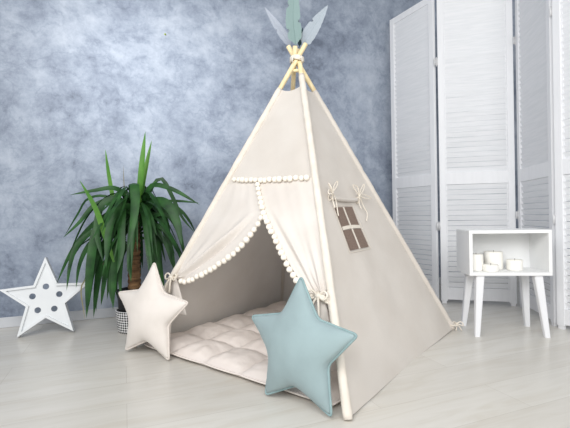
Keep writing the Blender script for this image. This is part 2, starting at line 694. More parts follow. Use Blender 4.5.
def tie_band(c, sgn):
    mb = MB()
    along = (pole_at(1, 0.5) - pole_at(0, 0.5)).normalized()
    upv = NF.cross(along).normalized()
    if upv.z < 0:
        upv = -upv
    ring = []
    for k in range(24):
        a = 2 * PI * k / 24
        ring.append(c - NF * 0.02 + along * (0.030 * math.cos(a) - 0.010 * sgn) + NF * (0.026 * math.sin(a)) + upv * 0.012 * math.cos(a) * sgn)
    for dz in (-0.006, 0.0, 0.006):
        mb.tube([p + upv * dz for p in ring], 0.0052, 8, closed=True)
    k0 = c + NF * 0.008
    mb.tube([k0 - along * 0.012, k0, k0 + along * 0.012], [0.008, 0.012, 0.008], 10)
    for s in (-1, 1):
        lp = [k0, k0 + along * 0.025 * s + upv * 0.018 + NF * 0.006, k0 + along * 0.042 * s + upv * 0.006 + NF * 0.006,
              k0 + along * 0.03 * s - upv * 0.012 + NF * 0.004, k0]
        mb.tube(catmull(lp, 20), 0.0042, 6)
        tl = [k0, k0 + along * 0.012 * s - upv * 0.03 + NF * 0.006, k0 + along * 0.02 * s - upv * 0.075]
        mb.tube(catmull(tl, 10), 0.0048, 6)
    return fit(mb, 'curtain_tie', MT['ribbon'])


tie_band(TIE_L, 1)
tie_band(TIE_R, -1)

# --- pompom trims
bm = bmesh.new()
bmesh.ops.create_icosphere(bm, subdivisions=3, radius=1.0)
for v in bm.verts:
    v.co *= 1.0 + 0.10 * noise.noise(v.co * 4.0) + 0.06 * noise.noise(v.co * 9.0)
POM = bpy.data.meshes.new('pompom')
bm.to_mesh(POM)
bm.free()
POM.materials.append(MT['pom'])
for p in POM.polygons:
    p.use_smooth = True


def pompoms(path, step, drop, rad, skip_ends=(0, 0), outward=0.012):
    mb = MB()
    mb.tube([p + NF * (outward * 0.5) for p in path], 0.003, 6)
    rb = fit(mb, 'pompom_trim', MT['ribbon'])
    q = resample(path, step)
    q = q[skip_ends[0]:len(q) - skip_ends[1]]
    for p in q:
        c = p + NF * outward + drop + Vector((random.uniform(-1, 1), random.uniform(-1, 1), random.uniform(-1, 1))) * 0.0022
        o = bpy.data.objects.new('pompom', POM)
        COL.objects.link(o)
        o.parent = rb
        r = rad * random.uniform(0.9, 1.1)
        o.location = c - CEN
        o.scale = (r, r, r)
        o.rotation_euler = (random.uniform(0, 6), random.uniform(0, 6), random.uniform(0, 6))


trim_path = [F_(236, 180.5), F_(255, 181), F_(275, 180.5), F_(308, 178.5)]
pompoms(resample(catmull(trim_path, 40), n=40), 0.0295, Vector((0, 0, -0.001)), 0.0132)
EL2 = [p + NF * (0.016 * math.sin(PI * i / 48)) for i, p in enumerate(E_L)]
ER2 = [p + NF * (0.016 * math.sin(PI * i / 48)) for i, p in enumerate(E_R)]
# the left curtain's edge below the meeting point; the right curtain carries the upright run
split = min(range(49), key=lambda i: (E_L[i] - F_(266, 214)).length)
pompoms(EL2[split:47], 0.0300, Vector((0, 0, -0.004)), 0.0136, (1, 0))
pompoms(ER2[1:47], 0.0290, Vector((0, 0, -0.002)), 0.0130)


# --- window on the right side
def side_off(px, py, off):
    p = at_plane(px, py, FR, NR)
    a, c = pole_at(1, p.z), pole_at(2, p.z)
    ax = (c - a)
    u = max(0, min(1, (p - a).dot(ax) / ax.length_squared))
    q = panel_pt(1, 2, NR, u, p.z, 0.014, 11.0)
    return q + NR * off


W4 = [(334.0, 207.0), (353.4, 206.0), (370.0, 246.0), (349.8, 250.4)]  # tl tr br bl


def wq(u, v, off):
    x = (W4[0][0] * (1 - u) + W4[1][0] * u) * (1 - v) + (W4[3][0] * (1 - u) + W4[2][0] * u) * v
    y = (W4[0][1] * (1 - u) + W4[1][1] * u) * (1 - v) + (W4[3][1] * (1 - u) + W4[2][1] * u) * v
    return side_off(x, y, off)


mb = MB()
for (u0, u1) in ((0.0, 0.46), (0.54, 1.0)):
    for (v0, v1) in ((0.0, 0.455), (0.535, 1.0)):
        mb.grid(lambda a, c: wq(u0 + (u1 - u0) * a, v0 + (v1 - v0) * c, 0.004), 8, 10)
wn = fit(mb, 'net_window', MT['mesh'])
mb = MB()
mb.grid(lambda a, c: wq(0.46 + 0.08 * a, c, 0.0052), 2, 24)
mb.grid(lambda a, c: wq(a, 0.455 + 0.08 * c - 0.02 * math.sin(PI * a), 0.0056), 24, 2)
fit(mb, 'cross_bar', MT['bar'], wn)
mb = MB()
fr = [wq(u, v, 0.004) for u, v in [(-.05, -.03)] + [(k / 8 * 1.1 - .05, 1.16) for k in range(9)][:0] + [(1.05, -.03), (1.05, 1.05), (-.05, 1.05)]]
seam = []
for a, c in zip(fr, fr[1:] + fr[:1]):
    for k in range(10):
        seam.append(a.lerp(c, k / 10))
mb.tube(seam, 0.0012, 5, closed=True)
fit(mb, 'window_seam', MT['bar'], wn)
# rolled-up flap
mb = MB()
roll = []
for k in range(25):
    t = k / 24
    roll.append(side_off(328.5 + 31 * t, 197.6 + 1.6 * t + 1.6 * math.sin(PI * t), 0.012))
mb.tube(roll, [0.006 + 0.004 * min(1, 6 * min(k, 24 - k) / 24) + 0.001 * noise.noise(Vector((k * .6, 0, 0))) for k in range(25)], 12)
fit(mb, 'rolled_flap', MT['canvas'])


def bow(knot, loops, tails):
    mb = MB()
    K = side_off(knot[0], knot[1], 0.024)
    mb.tube([K - Vector((0, 0, 0.006)), K, K + Vector((0, 0, 0.006))], [0.004, 0.0065, 0.004], 8)
    for lp in loops:
        P = [K] + [side_off(x, y, 0.026 + 0.004 * i) for i, (x, y) in enumerate(lp)] + [K]
        mb.tube(catmull(P, 24), 0.0026, 6)
    for tl in tails:
        P = [K] + [side_off(x, y, 0.018) for x, y in tl]
        mb.tube(catmull(P, 14), 0.0026, 6)
    # band going round the roll
    ring = []
    for k in range(16):
        a = 2 * PI * k / 16
        c = side_off(knot[0], knot[1] + 3.0, 0.012)
        ring.append(c + NR * 0.0125 * math.cos(a) + Vector((0, 0, 1)) * 0.0135 * math.sin(a))
    mb.tube(ring, 0.0028, 6, closed=True)
    return fit(mb, 'ribbon_bow', MT['ribbon'])


bow((328.0, 194.5), [[(324.5, 188), (322.8, 186), (325, 191)], [(323.6, 192), (322, 196), (325, 197)], [(330, 187), (332.5, 183.5), (331.5, 188)]],
    [[(329.5, 202), (331.5, 209)], [(332.5, 200), (335, 217)]])
bow((357.4, 197.0), [[(352, 190), (349.8, 186.5), (354, 189.5)], [(362, 196), (367.5, 200), (363, 200.5)], [(358.5, 190), (360.5, 186), (359.5, 192)]],
    [[(358.5, 204), (361, 209)], [(362.5, 206), (366.5, 214), (366, 221)]])

# little tie at the back-right corner foot
mb = MB()
K = BR + Vector((0, 0, 0.035)) + (BR - CEN).normalized() * 0.02
mb.tube([BR + Vector((0.026 * math.cos(a), 0.026 * math.sin(a), 0.03)) for a in [2 * PI * k / 18 for k in range(18)]], 0.003, 6, closed=True)
for s in (-1, 1):
    sd = RIGHT * s
    mb.tube(catmull([K, K + sd * 0.02 + Vector((0, 0, 0.012)) - FWD * .01, K + sd * 0.03 - FWD * .015 - Vector((0, 0, .008)), K], 14), 0.003, 6)
    mb.tube(catmull([K, K + sd * 0.008 - FWD * .02 + Vector((0, 0, -0.015)), K + sd * 0.016 - FWD * .03 + Vector((0, 0, -0.031))], 8), 0.003, 6)
fit(mb, 'corner_tie', MT['ribbon'])


# ------------------------------------------------------------------ feathers stuck in the top of the poles
def feather(base, mid, tip, width, mat, label, notch, seed, dbase=2.0, dtip=2.0):
    P = [at(base[0], base[1], dbase), at(mid[0], mid[1], (dbase + dtip) / 2), at(tip[0], tip[1], dtip)]
    root = thing('feather', label, 'feather', P[0], 'feathers at the peak of the teepee')
    inv = Matrix.Translation(-P[0])
    n = 60
    C = resample(catmull(P, 40), n=n)
    vs, fs, uvs = [], [], []
    view = FWD
    for k, p in enumerate(C):
        t = k / n
        tan = (C[min(k + 1, n)] - C[max(k - 1, 0)]).normalized()
        side = tan.cross(view).normalized()
        w = width * 0.5 * (math.sin(PI * min(1, (t * 0.97 + 0.03)) ** 0.75) ** 0.8 if t < 1 else 0.0)
        w *= min(1, max(0.0, (t - 0.06) / 0.12)) if t < 0.18 else 1
        for j in range(9):
            s = (j - 4) / 4
            ww = w
            if abs(s) == 1:
                ww = w * (1 + 0.10 * noise.noise(Vector((k * 0.35, seed + s, 0))))
                for (nt_, ns_) in notch:
                    if ns_ * s > 0:
                        ww *= 1 - 0.45 * max(0, 1 - abs(t - nt_) / 0.035)
            q = p + side * ww * s - tan * (abs(s) * w * 0.35) + view * (-0.22 * ww * abs(s))
            vs.append(inv @ q)
            uvs.append((s * 0.1 + 0.5, t))
    for k in range(n):
        for j in range(8):
            a = k * 9 + j
            fs.append([a, a + 1, a + 10, a + 9])
    obj('vane', vs, fs, mat, root, True, uvs)
    mb = MB()
    mb.tube(C, [0.0022 * (1 - 0.85 * k / n) for k in range(n + 1)], 6)
    mb.build('quill', mat, root, True, inv)
    return root


dA = 2.12
feather((293.0, 49), (278.5, 28), (264.5, 7), 0.046, MT['f_grey'], 'pale grey see-through feather leaning left from the top of the teepee', [(0.5, 1)], 1.0, dA + 0.03, dA + 0.06)
feather((296.5, 50), (293, 16), (295.5, -24), 0.078, MT['f_green'], 'broad upright sage green feather at the top of the teepee', [(0.42, -1), (0.62, 1), (0.30, 1)], 2.0, dA - 0.012, dA - 0.05)
feather((301.0, 48), (312.5, 29), (328, 5), 0.072, MT['f_white'], 'whitish translucent feather leaning right from the top of the teepee', [(0.6, 1)], 3.0, dA + 0.02, dA)
feather((299.0, 48), (300.5, 39), (303, 27), 0.020, MT['f_teal'], 'small dark teal feather between green and whitish feathers', [], 4.0, dA + 0.035, dA + 0.03)

# ------------------------------------------------------------------ quilted mat
axu = (FR - FL).normalized()
axv = (BL - FL).normalized()
mo = FL + axu * 0.06 + axv * 0.030
MW, MD = 1.075, 1.09
NC = 5
mb = MB()


def mat_edge(u, v):
    # scalloped outline
    su = abs(math.sin(PI * NC * u)) ** 0.6
    sv = abs(math.sin(PI * NC * v)) ** 0.6
    x = u * MW
    y = v * MD
    if v == 0:
        y -= 0.008 * su
    if v == 1:
        y += 0.006 * su
    if u == 0:
        x -= 0.006 * sv
    if u == 1:
        x += 0.006 * sv
    return mo + axu * x + axv * y


def mat_top(u, v):
    e = mat_edge(u, v)
    pu, pv = abs(math.sin(PI * NC * u)), abs(math.sin(PI * NC * v))
    puff = (min(1, pu * 1.15) ** 0.55) * (min(1, pv * 1.15) ** 0.55)
    rim = min(u, 1 - u, v, 1 - v)
    z = 0.022 + 0.037 * puff
    if rim < 0.02:
        z = 0.022 + (z - 0.022) * (rim / 0.02)
    z += (0.004 * noise.noise(Vector((u * 14, v * 14, 0))) + 0.0035 * noise.noise(Vector((u * 40, v * 40, 3)))) * (1 if rim > 0.02 else 0)
    return e + Vector((0, 0, z))


def mat_bot(u, v):
    e = mat_edge(u, v)
    rim = min(u, 1 - u, v, 1 - v)
    pu, pv = abs(math.sin(PI * NC * u)), abs(math.sin(PI * NC * v))
    z = 0.022 if rim == 0 else max(0.001, 0.013 - rim * 0.6)
    return e + Vector((0, 0, z))


mb.grid(mat_top, 100, 100)
mb.grid(mat_bot, 100, 100)
mat_o = mb.build('quilted_mat', MT['mat'], None, True, Matrix.Translation(-mo))
mat_o.location = mo
bm = bmesh.new()
bm.from_mesh(mat_o.data)
bmesh.ops.remove_doubles(bm, verts=bm.verts, dist=0.0002)
bmesh.ops.recalc_face_normals(bm, faces=bm.faces)
bm.to_mesh(mat_o.data)
bm.free()
tag(mat_o, 'puffy quilted blush-cream floor mat lying inside the teepee', 'mat')
mb = MB()
for v0 in (0.0, 1.0):
    mb.tube([mat_edge(k / 60, v0) - mo + Vector((0, 0, 0.022)) for k in range(61)], 0.004, 6)
for u0 in (0.0, 1.0):
    mb.tube([mat_edge(u0, k / 60) - mo + Vector((0, 0, 0.022)) for k in range(61)], 0.004, 6)
mb.build('piping', MT['mat'], mat_o)


# ------------------------------------------------------------------ stars
def star_outline(R, ratio, rnd, per=24):
    """rounded 5-point star, list of (x, z), tip 0 up"""
    corners = []
    for k in range(10):
        r = R if k % 2 == 0 else R * ratio
        a = PI * k / 5
        corners.append(Vector((r * math.sin(a), r * math.cos(a))))
    out = []
    n = len(corners)
    for k in range(n):
        p, c, q = corners[k - 1], corners[k], corners[(k + 1) % n]
        rd = rnd if k % 2 == 0 else rnd * 1.3
        a = c + (p - c).normalized() * rd
        d = c + (q - c).normalized() * rd
        for i in range(7):
            t = i / 6
            out.append(a * (1 - t) ** 2 + c * 2 * t * (1 - t) + d * t * t)
        nxt = corners[(k + 1) % n]
        rd2 = rnd if (k + 1) % 2 == 0 else rnd * 1.3
        e = nxt + (c - nxt).normalized() * rd2
        for i in range(1, 10):
            out.append(d.lerp(e, i / 10))
    return out


def puff_height(outl, R, G=111, iters=2600):
    xs = np.linspace(-R * 1.06, R * 1.06, G)
    X, Z = np.meshgrid(xs, xs)
    poly = np.array([(p.x, p.y) for p in outl])
    inside = np.zeros_like(X, bool)
    x1, y1 = poly[:, 0], poly[:, 1]
    x2, y2 = np.roll(x1, -1), np.roll(y1, -1)
    for a, bb, c, d in zip(x1, y1, x2, y2):
        cond = ((bb > Z) != (d > Z))
        if abs(d - bb) > 1e-12:
            xi = (c - a) * (Z - bb) / (d - bb) + a
            inside ^= cond & (X < xi)
    u = np.zeros_like(X)
    h2 = (xs[1] - xs[0]) ** 2
    for _ in range(iters):
        u = 0.25 * (np.roll(u, 1, 0) + np.roll(u, -1, 0) + np.roll(u, 1, 1) + np.roll(u, -1, 1) + h2)
        u[~inside] = 0
    u = u / u.max()
    return xs, u


def star_cushion(name, c, az, tilt, spin, R, label, mat, pipe, thick, seed, ratio=0.56):
    outl = star_outline(R, ratio, 0.016)
    xs, H = puff_height(outl, R)
    G = len(xs)

    def hgt(x, z):
        fx = (x - xs[0]) / (xs[1] - xs[0])
        fz = (z - xs[0]) / (xs[1] - xs[0])
        i, j = int(fx), int(fz)
        i, j = max(0, min(G - 2, i)), max(0, min(G - 2, j))
        tx, tz = fx - i, fz - j
        v = H[j, i] * (1 - tx) * (1 - tz) + H[j, i + 1] * tx * (1 - tz) + H[j + 1, i] * (1 - tx) * tz + H[j + 1, i + 1] * tx * tz
        return max(v, 0) ** 0.52
    n = len(outl)
    K = 22
    vs, fs = [], []
    rhos = [1 - (1 - k / K) ** 1.0 for k in range(1, K + 1)]
    for side in (-1, 1):
        base = len(vs)
        vs.append(Vector((0, side * thick * hgt(0, 0), 0)))
        for rho in rhos:
            for p in outl:
                x, z = p.x * rho, p.y * rho
                h = 0 if rho >= 1 else hgt(x, z) * thick
                # puckers near the seam
                pk = 0.0022 * noise.noise(Vector((x * 38 + seed, z * 38, side))) * max(0, rho - 0.35)
                cr = 0.004 * noise.noise(Vector((x * 12 + seed, z * 12, side * 3)))
                vs.append(Vector((x, side * (h + (pk + cr) * (h / thick)), z)))
        for k in range(n):
            k2 = (k + 1) % n
            fs.append([base, base + 1 + k, base + 1 + k2])
            for r in range(K - 1):
                a = base + 1 + r * n
                fs.append([a + k, a + k2, a + n + k2, a + n + k])
    rot = Matrix.Rotation(az, 3, 'Z') @ Matrix.Rotation(-tilt, 3, 'X') @ Matrix.Rotation(spin, 3, 'Y')
    o = obj(name, vs, fs, mat)
    bm = bmesh.new()
    bm.from_mesh(o.data)
    bmesh.ops.remove_doubles(bm, verts=bm.verts, dist=0.0003)
    bmesh.ops.recalc_face_normals(bm, faces=bm.faces)
    bm.to_mesh(o.data)
    bm.free()
    M4 = rot.to_4x4()
    M4.translation = Vector(c)
    o.matrix_world = M4
    tag(o, label, 'cushion', 'star cushions at the teepee door')
    mb = MB()
    mb.tube([Vector((p.x * 1.006, 0.0015 * noise.noise(Vector((p.x * 30, p.y * 30, seed))), p.y * 1.006)) for p in outl], 0.0042, 8, closed=True)
    mb.build('piping', pipe, o)
    return o


star_cushion('star_cushion', (0.5466, 1.2673, 0.2005), -1.0649, 0.1109, -0.0159, 0.2365,
             'dusty teal star cushion leaning on the right front pole of the teepee', MT['teal'], MT['teal_pipe'], 0.062, 1.7, 0.53)
star_cushion('star_cushion', (0.108, 1.9935, 0.2005), -0.8686, 0.1127, 0.0229, 0.2365,
             'beige star cushion standing at the left corner of the teepee', MT['beige'], MT['beige_pipe'], 0.058, 5.3, 0.52)

# marquee star with five round holes
SR = 0.2353
mr = Matrix.Rotation(-0.0785, 3, 'Z') @ Matrix.Rotation(-0.1316, 3, 'X') @ Matrix.Rotation(-0.0221, 3, 'Y')
marq = thing('star_lamp', 'white wooden star with five round holes standing by the blue-grey wall', 'decoration', (0, 0, 0))
MQ = mr.to_4x4()
MQ.translation = Vector((-0.412, 2.5988, 0.1985))
marq.matrix_world = MQ


def star_poly(R, ratio=0.43):
    return [Vector(((R if k % 2 == 0 else R * ratio) * math.sin(PI * k / 5), (R if k % 2 == 0 else R * ratio) * math.cos(PI * k / 5))) for k in range(10)]


def flat_with_holes(name, poly, holes, y0, y1, mat, parent):
    """flat plate lying in XZ between y0 and y1 with real holes"""
    cu = bpy.data.curves.new(name, 'CURVE')
    cu.dimensions = '2D'
    cu.fill_mode = 'BOTH'
    cu.extrude = abs(y1 - y0) / 2
    for loop in [poly] + holes:
        sp = cu.splines.new('POLY')
        sp.points.add(len(loop) - 1)
        for pt, q in zip(sp.points, loop):
            pt.co = (q.x, q.y, 0, 1)
        sp.use_cyclic_u = True
    tmp = bpy.data.objects.new(name, cu)
    COL.objects.link(tmp)
    dg = bpy.context.evaluated_depsgraph_get()
    me = bpy.data.meshes.new_from_object(tmp.evaluated_get(dg))
    bpy.data.objects.remove(tmp)
    bpy.data.curves.remove(cu)
    me.transform(Matrix.Rotation(PI / 2, 4, 'X'))
    me.transform(Matrix.Translation((0, (y0 + y1) / 2, 0)))
    me.materials.clear()
    me.materials.append(mat)
    for p in me.polygons:
        p.use_smooth = False
    o = bpy.data.objects.new(name, me)
    COL.objects.link(o)
    o.parent = parent
    return o


hol = []
for k in range(5):
    a = 2 * PI * k / 5
    c = Vector((0.070 * math.sin(a), 0.070 * math.cos(a)))
    hol.append([c + Vector((0.0165 * math.cos(t), 0.0165 * math.sin(t))) for t in [2 * PI * i / 28 for i in range(28)]])
flat_with_holes('front_panel', star_poly(SR * 0.975), hol, 0.006, 0.012, MT['white_star'], marq)
mb = MB()
op, ip = star_poly(SR), star_poly(SR - 0.034)
ip = [p * ((SR - 0.022 / math.sin(math.radians(23))) / SR) if False else p for p in ip]
n = 10
V3 = lambda p, y: Vector((p.x, y, p.y))
f = []
vs = [V3(p, -0.006) for p in op] + [V3(p, -0.006) for p in ip] + [V3(p, 0.010) for p in ip] + [V3(p, 0.045) for p in op] + \
     [V3(p * 0.965, 0.045) for p in op] + [V3(p * 0.965, 0.012) for p in op]
for k in range(10):
    j = (k + 1) % 10
    for a, c in ((0, 1), (1, 2), (3, 0), (4, 3), (5, 4)):
        f.append([a * 10 + k, a * 10 + j, c * 10 + j, c * 10 + k])
mb.add(vs, f)
mb.build('rim', MT['white_star'], marq, smooth=False)
# ------------------------------------------------------------------ potted yucca
PC = cf(-0.872, 2.335)
plant = thing('potted_yucca', 'leafy green yucca with drooping sword leaves in a black and white patterned pot', 'plant', PC)
prof = [(0.088, 0.002), (0.092, 0.0), (0.096, 0.01), (0.106, 0.118), (0.106, 0.124), (0.100, 0.124), (0.098, 0.11)]
mb = MB()
mb.lathe(prof, 64, capt=False)
pot = mb.build('pot', MT['pot'], plant)
uvl = pot.data.uv_layers.new(name='UVMap')
for l in pot.data.loops:
    co = pot.data.vertices[l.vertex_index].co
    uvl.data[l.index].uv = ((math.atan2(co.y, co.x) + PI) / (2 * PI), co.z / 0.124)
for pl in pot.data.polygons:  # mend the wrap-around
    us = [uvl.data[i].uv[0] for i in pl.loop_indices]
    if max(us) - min(us) > 0.5:
        for i in pl.loop_indices:
            if uvl.data[i].uv[0] < 0.5:
                uvl.data[i].uv[0] += 1.0
mb = MB()
mb.lathe([(0.070, 0.015), (0.090, 0.12), (0.094, 0.225), (0.098, 0.228), (0.098, 0.236), (0.089, 0.236), (0.086, 0.19)], 48, capt=False)
mb.build('inner_pot', MT['black'], plant)
mb = MB()
mb.grid(lambda u, v: Vector((0.088 * v * math.cos(2 * PI * u), 0.088 * v * math.sin(2 * PI * u), 0.212 + 0.006 * noise.noise(Vector((v * 5, u * 9, 0))))), 40, 8)
mb.build('soil', MT['soil'], plant)
TRX, TRY = 134, 0
trunk_pts = [PC + Vector((0, 0, 0.205)), at(134.2, 272, 2.335), at(134.5, 250, 2.335), at(135, 228, 2.335), at(136.5, 206, 2.335)]
tp = catmull(trunk_pts, 50)
mb = MB()
mb.tube([p - PC for p in tp], [0.037 + 0.003 * math.sin(k * 1.9) + 0.003 * noise.noise(Vector((k * .7, 0, 0))) - 0.010 * (k / 50) for k in range(51)], 18)
mb.build('trunk', MT['bark'], plant)


class Leaves:
    def __init__(self):
        self.v, self.f = [], []

    def leaf(self, pts, w, facing=None, fold=0.25, n=18, base=0.35):
        C = resample(catmull(pts, 40), n=n)
        k0 = len(self.v)
        last = None
        for k, p in enumerate(C):
            t = k / n
            tan = (C[min(k + 1, n)] - C[max(k - 1, 0)]).normalized()
            nr = facing if facing is not None else Vector((0, 0, 1))
            side = tan.cross(nr)
            if side.length < 0.15 and last is not None:
                side = last
            side = (side - tan * side.dot(tan)).normalized()
            if last is not None and side.dot(last) < 0:
                side = -side
            if last is not None:
                side = (side * 0.4 + last * 0.6)
                side = (side - tan * side.dot(tan)).normalized()
            last = side
            up = side.cross(tan).normalized()
            if t < 0.35:
                ww = base + (1 - base) * math.sin(PI / 2 * t / 0.35)
            else:
                ww = max(0.0, 1 - ((t - 0.35) / 0.65) ** 2.8)
            ww *= w * 0.43
            self.v += [p - side * ww - PC + up * fold * ww, p - PC, p + side * ww - PC + up * fold * ww]
        for k in range(n):
            a = k0 + k * 3
            self.f += [[a, a + 1, a + 4, a + 3], [a + 1, a + 2, a + 5, a + 4]]

    def build(self, name, mat):
        return obj(name, self.v, self.f, mat, plant, True)


D = 2.335
TOC = -FWD
LV, YG, DR = Leaves(), Leaves(), Leaves()


def L(store, px, w, d0=0.0, d1=0.0, facing=None, **kw):
    n = len(px) - 1
    P = [at(x, y, D + d0 + (d1 - d0) * i / n) for i, (x, y) in enumerate(px)]
    store.leaf(P, w, facing if facing is not None else (TOC * 0.8 + Vector((0, 0, 0.35))), **kw)


# upright fresh leaves
L(YG, [(139.5, 212), (140, 190), (142, 165), (145.4, 131)], 0.040, -.02, -.05)
L(YG, [(140.5, 208), (143, 185), (147, 163), (151.8, 140)], 0.032, 0, 0.02)
L(YG, [(117, 222), (112.5, 195), (108.5, 172), (105.3, 149)], 0.028, 0, -.05)
L(YG, [(114, 262), (105, 234), (95, 207), (79.5, 180)], 0.034, -.14, -.24)
L(YG, [(141, 214), (139, 196), (138.5, 180)], 0.028, -.04, -.07)
L(YG, [(140, 215), (146, 192), (152, 184), (157, 181)], 0.014, 0, -.02)
# arching dark leaves seen one by one
L(LV, [(130, 212), (124, 195), (114, 188), (95, 190.5), (69.5, 195)], 0.030, -.02, -.18)
L(LV, [(140, 210), (149, 189), (157, 185), (176, 191), (200, 205)], 0.032, -.02, -.14)
L(LV, [(143, 212), (153, 186), (162, 179), (172, 196), (182, 217), (195, 233)], 0.028, .02, 0.02)
L(LV, [(143, 212), (155, 203), (175, 201), (200, 203)], 0.022, .04, .1)
L(LV, [(136, 214), (133, 190), (134, 183), (135, 200), (133, 222), (128, 248)], 0.058, -.04, -.30)
L(LV, [(143, 214), (155, 202), (168, 205), (177, 222), (182, 246)], 0.062, -.03, -.16)
L(LV, [(131, 214), (112, 201), (94, 206), (80, 222), (63, 238)], 0.034, -.03, -.16)
L(LV, [(131, 214), (108, 197), (88, 199), (78, 214), (64, 237)], 0.020, .04, .05)
L(LV, [(130, 216), (112, 213), (98, 228), (91, 262), (86.5, 318)], 0.058, -.04, -.22)
L(LV, [(130, 218), (106, 216), (86, 232), (70, 255), (56.5, 284)], 0.034, -.02, -.12)
L(LV, [(130, 218), (105, 225), (80, 242), (71, 262), (66.5, 291)], 0.036, -.04, -.20)
L(LV, [(131, 218), (115, 226), (103, 250), (97, 285), (93.5, 318)], 0.044, -.04, -.14)
L(LV, [(133, 216), (124, 208), (121, 226), (121, 250), (117, 274)], 0.050, -.05, -.24)
L(LV, [(134, 218), (124, 228), (117, 250), (114, 280), (113, 310)], 0.046, -.05, -.14)
L(LV, [(137, 216), (143, 208), (147, 222), (149, 245), (149, 272)], 0.054, -.06, -.24)
L(LV, [(137, 216), (136, 222), (133, 238), (130, 258), (131, 282)], 0.040, -.08, -.16)
L(LV, [(142, 216), (156, 214), (166, 232), (172, 254), (176, 282)], 0.034, .0, -.02)
L(LV, [(142, 216), (160, 210), (174, 222), (181, 240), (186, 262)], 0.034, .06, .06)
L(LV, [(141, 218), (151, 222), (158, 244), (161, 272), (166, 300)], 0.036, .02, 0)
L(LV, [(142, 214), (166, 204), (180, 210), (190, 222), (196, 234)], 0.026, .1, .16)
L(LV, [(139, 218), (147, 230), (154, 250), (153, 280)], 0.036, .05, .04)
L(LV, [(132, 218), (122, 232), (108, 240), (96, 262), (88, 290)], 0.040, -.02, -.06)
L(LV, [(131, 216), (118, 205), (104, 204), (96, 224), (90, 250)], 0.042, .03, .02)
L(LV, [(132, 214), (119, 199), (103, 204), (97, 230), (103, 262)], 0.044, -.05, -.20)
L(LV, [(136, 216), (128, 206), (117, 210), (109, 232), (106, 268)], 0.048, -.04, -.24)
L(LV, [(136, 220), (124, 236), (112, 262), (107, 300)], 0.034, .03, .04)
L(LV, [(139, 214), (150, 200), (162, 212), (168, 234), (169, 258)], 0.044, .04, .06)
# lower crown on the left of the trunk
for px, w, d0, d1 in [
    ([(126, 240), (112, 236), (100, 250), (92, 276), (89, 306)], 0.040, -.05, -.16),
    ([(126, 242), (116, 244), (108, 262), (104, 284), (101, 306)], 0.038, -.05, -.12),
    ([(127, 244), (118, 252), (113, 270), (111, 290), (112, 304)], 0.040, -.06, -.12),
    ([(128, 244), (122, 256), (120, 276), (121, 296)], 0.034, -.06, -.11),
    ([(126, 240), (106, 232), (90, 244), (80, 264), (76, 288)], 0.034, -.02, -.14),
    ([(126, 238), (108, 226), (92, 232), (78, 248), (68, 268)], 0.030, .0, -.06),
    ([(127, 242), (114, 250), (102, 270), (97, 296), (96, 312)], 0.032, .02, .02),
    ([(128, 246), (120, 262), (116, 282), (118, 300)], 0.030, .03, .02),
    ([(140, 238), (150, 240), (157, 256), (160, 280)], 0.034, -.04, -.08),
    ([(140, 234), (154, 230), (166, 244), (172, 266)], 0.032, -.02, -.04),
    ([(141, 230), (158, 226), (170, 236), (178, 254)], 0.034, -.03, -.08),
    ([(141, 226), (160, 214), (176, 222), (184, 244)], 0.032, -.02, -.06),
    ([(139, 226), (145, 226), (150, 244), (152, 262)], 0.034, -.06, -.12)]:
    L(LV, px, w, d0, d1)
L(DR, [(112, 250), (100, 268), (82, 285), (84, 312), (85, 320)], 0.010, -.04, -.16)
L(DR, [(138, 205), (126, 195), (124, 183), (123.5, 165)], 0.006, .08, .1)
# filler all round the crown
rng = random.Random(21)
top = tp[-1]
for i in range(74):
    a = rng.uniform(0, 2 * PI)
    h = rng.uniform(-0.20, 0.03)
    st = top + Vector((0, 0, h))
    out = Vector((math.cos(a), math.sin(a), 0))
    Lh = rng.uniform(0.18, 0.36)
    if out.y > 0.2:
        Lh *= 0.75
    rise = rng.uniform(0.0, 0.15)
    fall = rng.uniform(0.04, 0.28)
    reach = Lh * rng.uniform(0.75, 1.0)
    P = [st, st + out * reach * 0.35 + Vector((0, 0, rise)), st + out * reach * 0.72 + Vector((0, 0, rise * 0.3 - fall * 0.3)),
         st + out * reach + Vector((0, 0, -fall))]
    P = [Vector((p.x, min(p.y, WALL_Y - 0.06), max(p.z, 0.05))) for p in P]
    LV.leaf(P, rng.uniform(0.018, 0.034), Vector((0, 0, 1)) * 0.7 + TOC * rng.uniform(-0.2, 0.7), 0.3)
LV.build('foliage', MT['leaf'])
YG.build('young_leaves', MT['young'])['label'] = 'bright green upright leaves'
DR.build('dry_leaves', MT['dry'])['label'] = 'thin dry brownish leaves'

# ------------------------------------------------------------------ white bedside table
a_t = -0.102
TB = cf(1.172, 2.196)
tbl = thing('side_table', 'white open-fronted box side table on four splayed tapered legs', 'table', TB, rot=(0, 0, a_t - ANG))
BW, BD, Z0, Z1, TH = 0.408, 0.210, 0.315, 0.551, 0.017
mb = MB()
mb.box((0, 0, Z1 - TH / 2), BW, BD, TH, bev=0.0015)
mb.box((0, 0, Z0 + TH / 2), BW, BD, TH, bev=0.0015)
for s in (-1, 1):
    mb.box((s * (BW / 2 - TH / 2), 0, (Z0 + Z1) / 2), TH, BD - 0.0006, Z1 - Z0 - 2 * TH, bev=0.0006)
mb.build('cabinet_box', MT['white'], tbl, smooth=False)
mb = MB()
mb.box((0, BD / 2 - 0.006, (Z0 + Z1) / 2), BW - 2 * TH, 0.008, Z1 - Z0 - 2 * TH)
mb.build('back_panel', MT['white'], tbl, smooth=False)
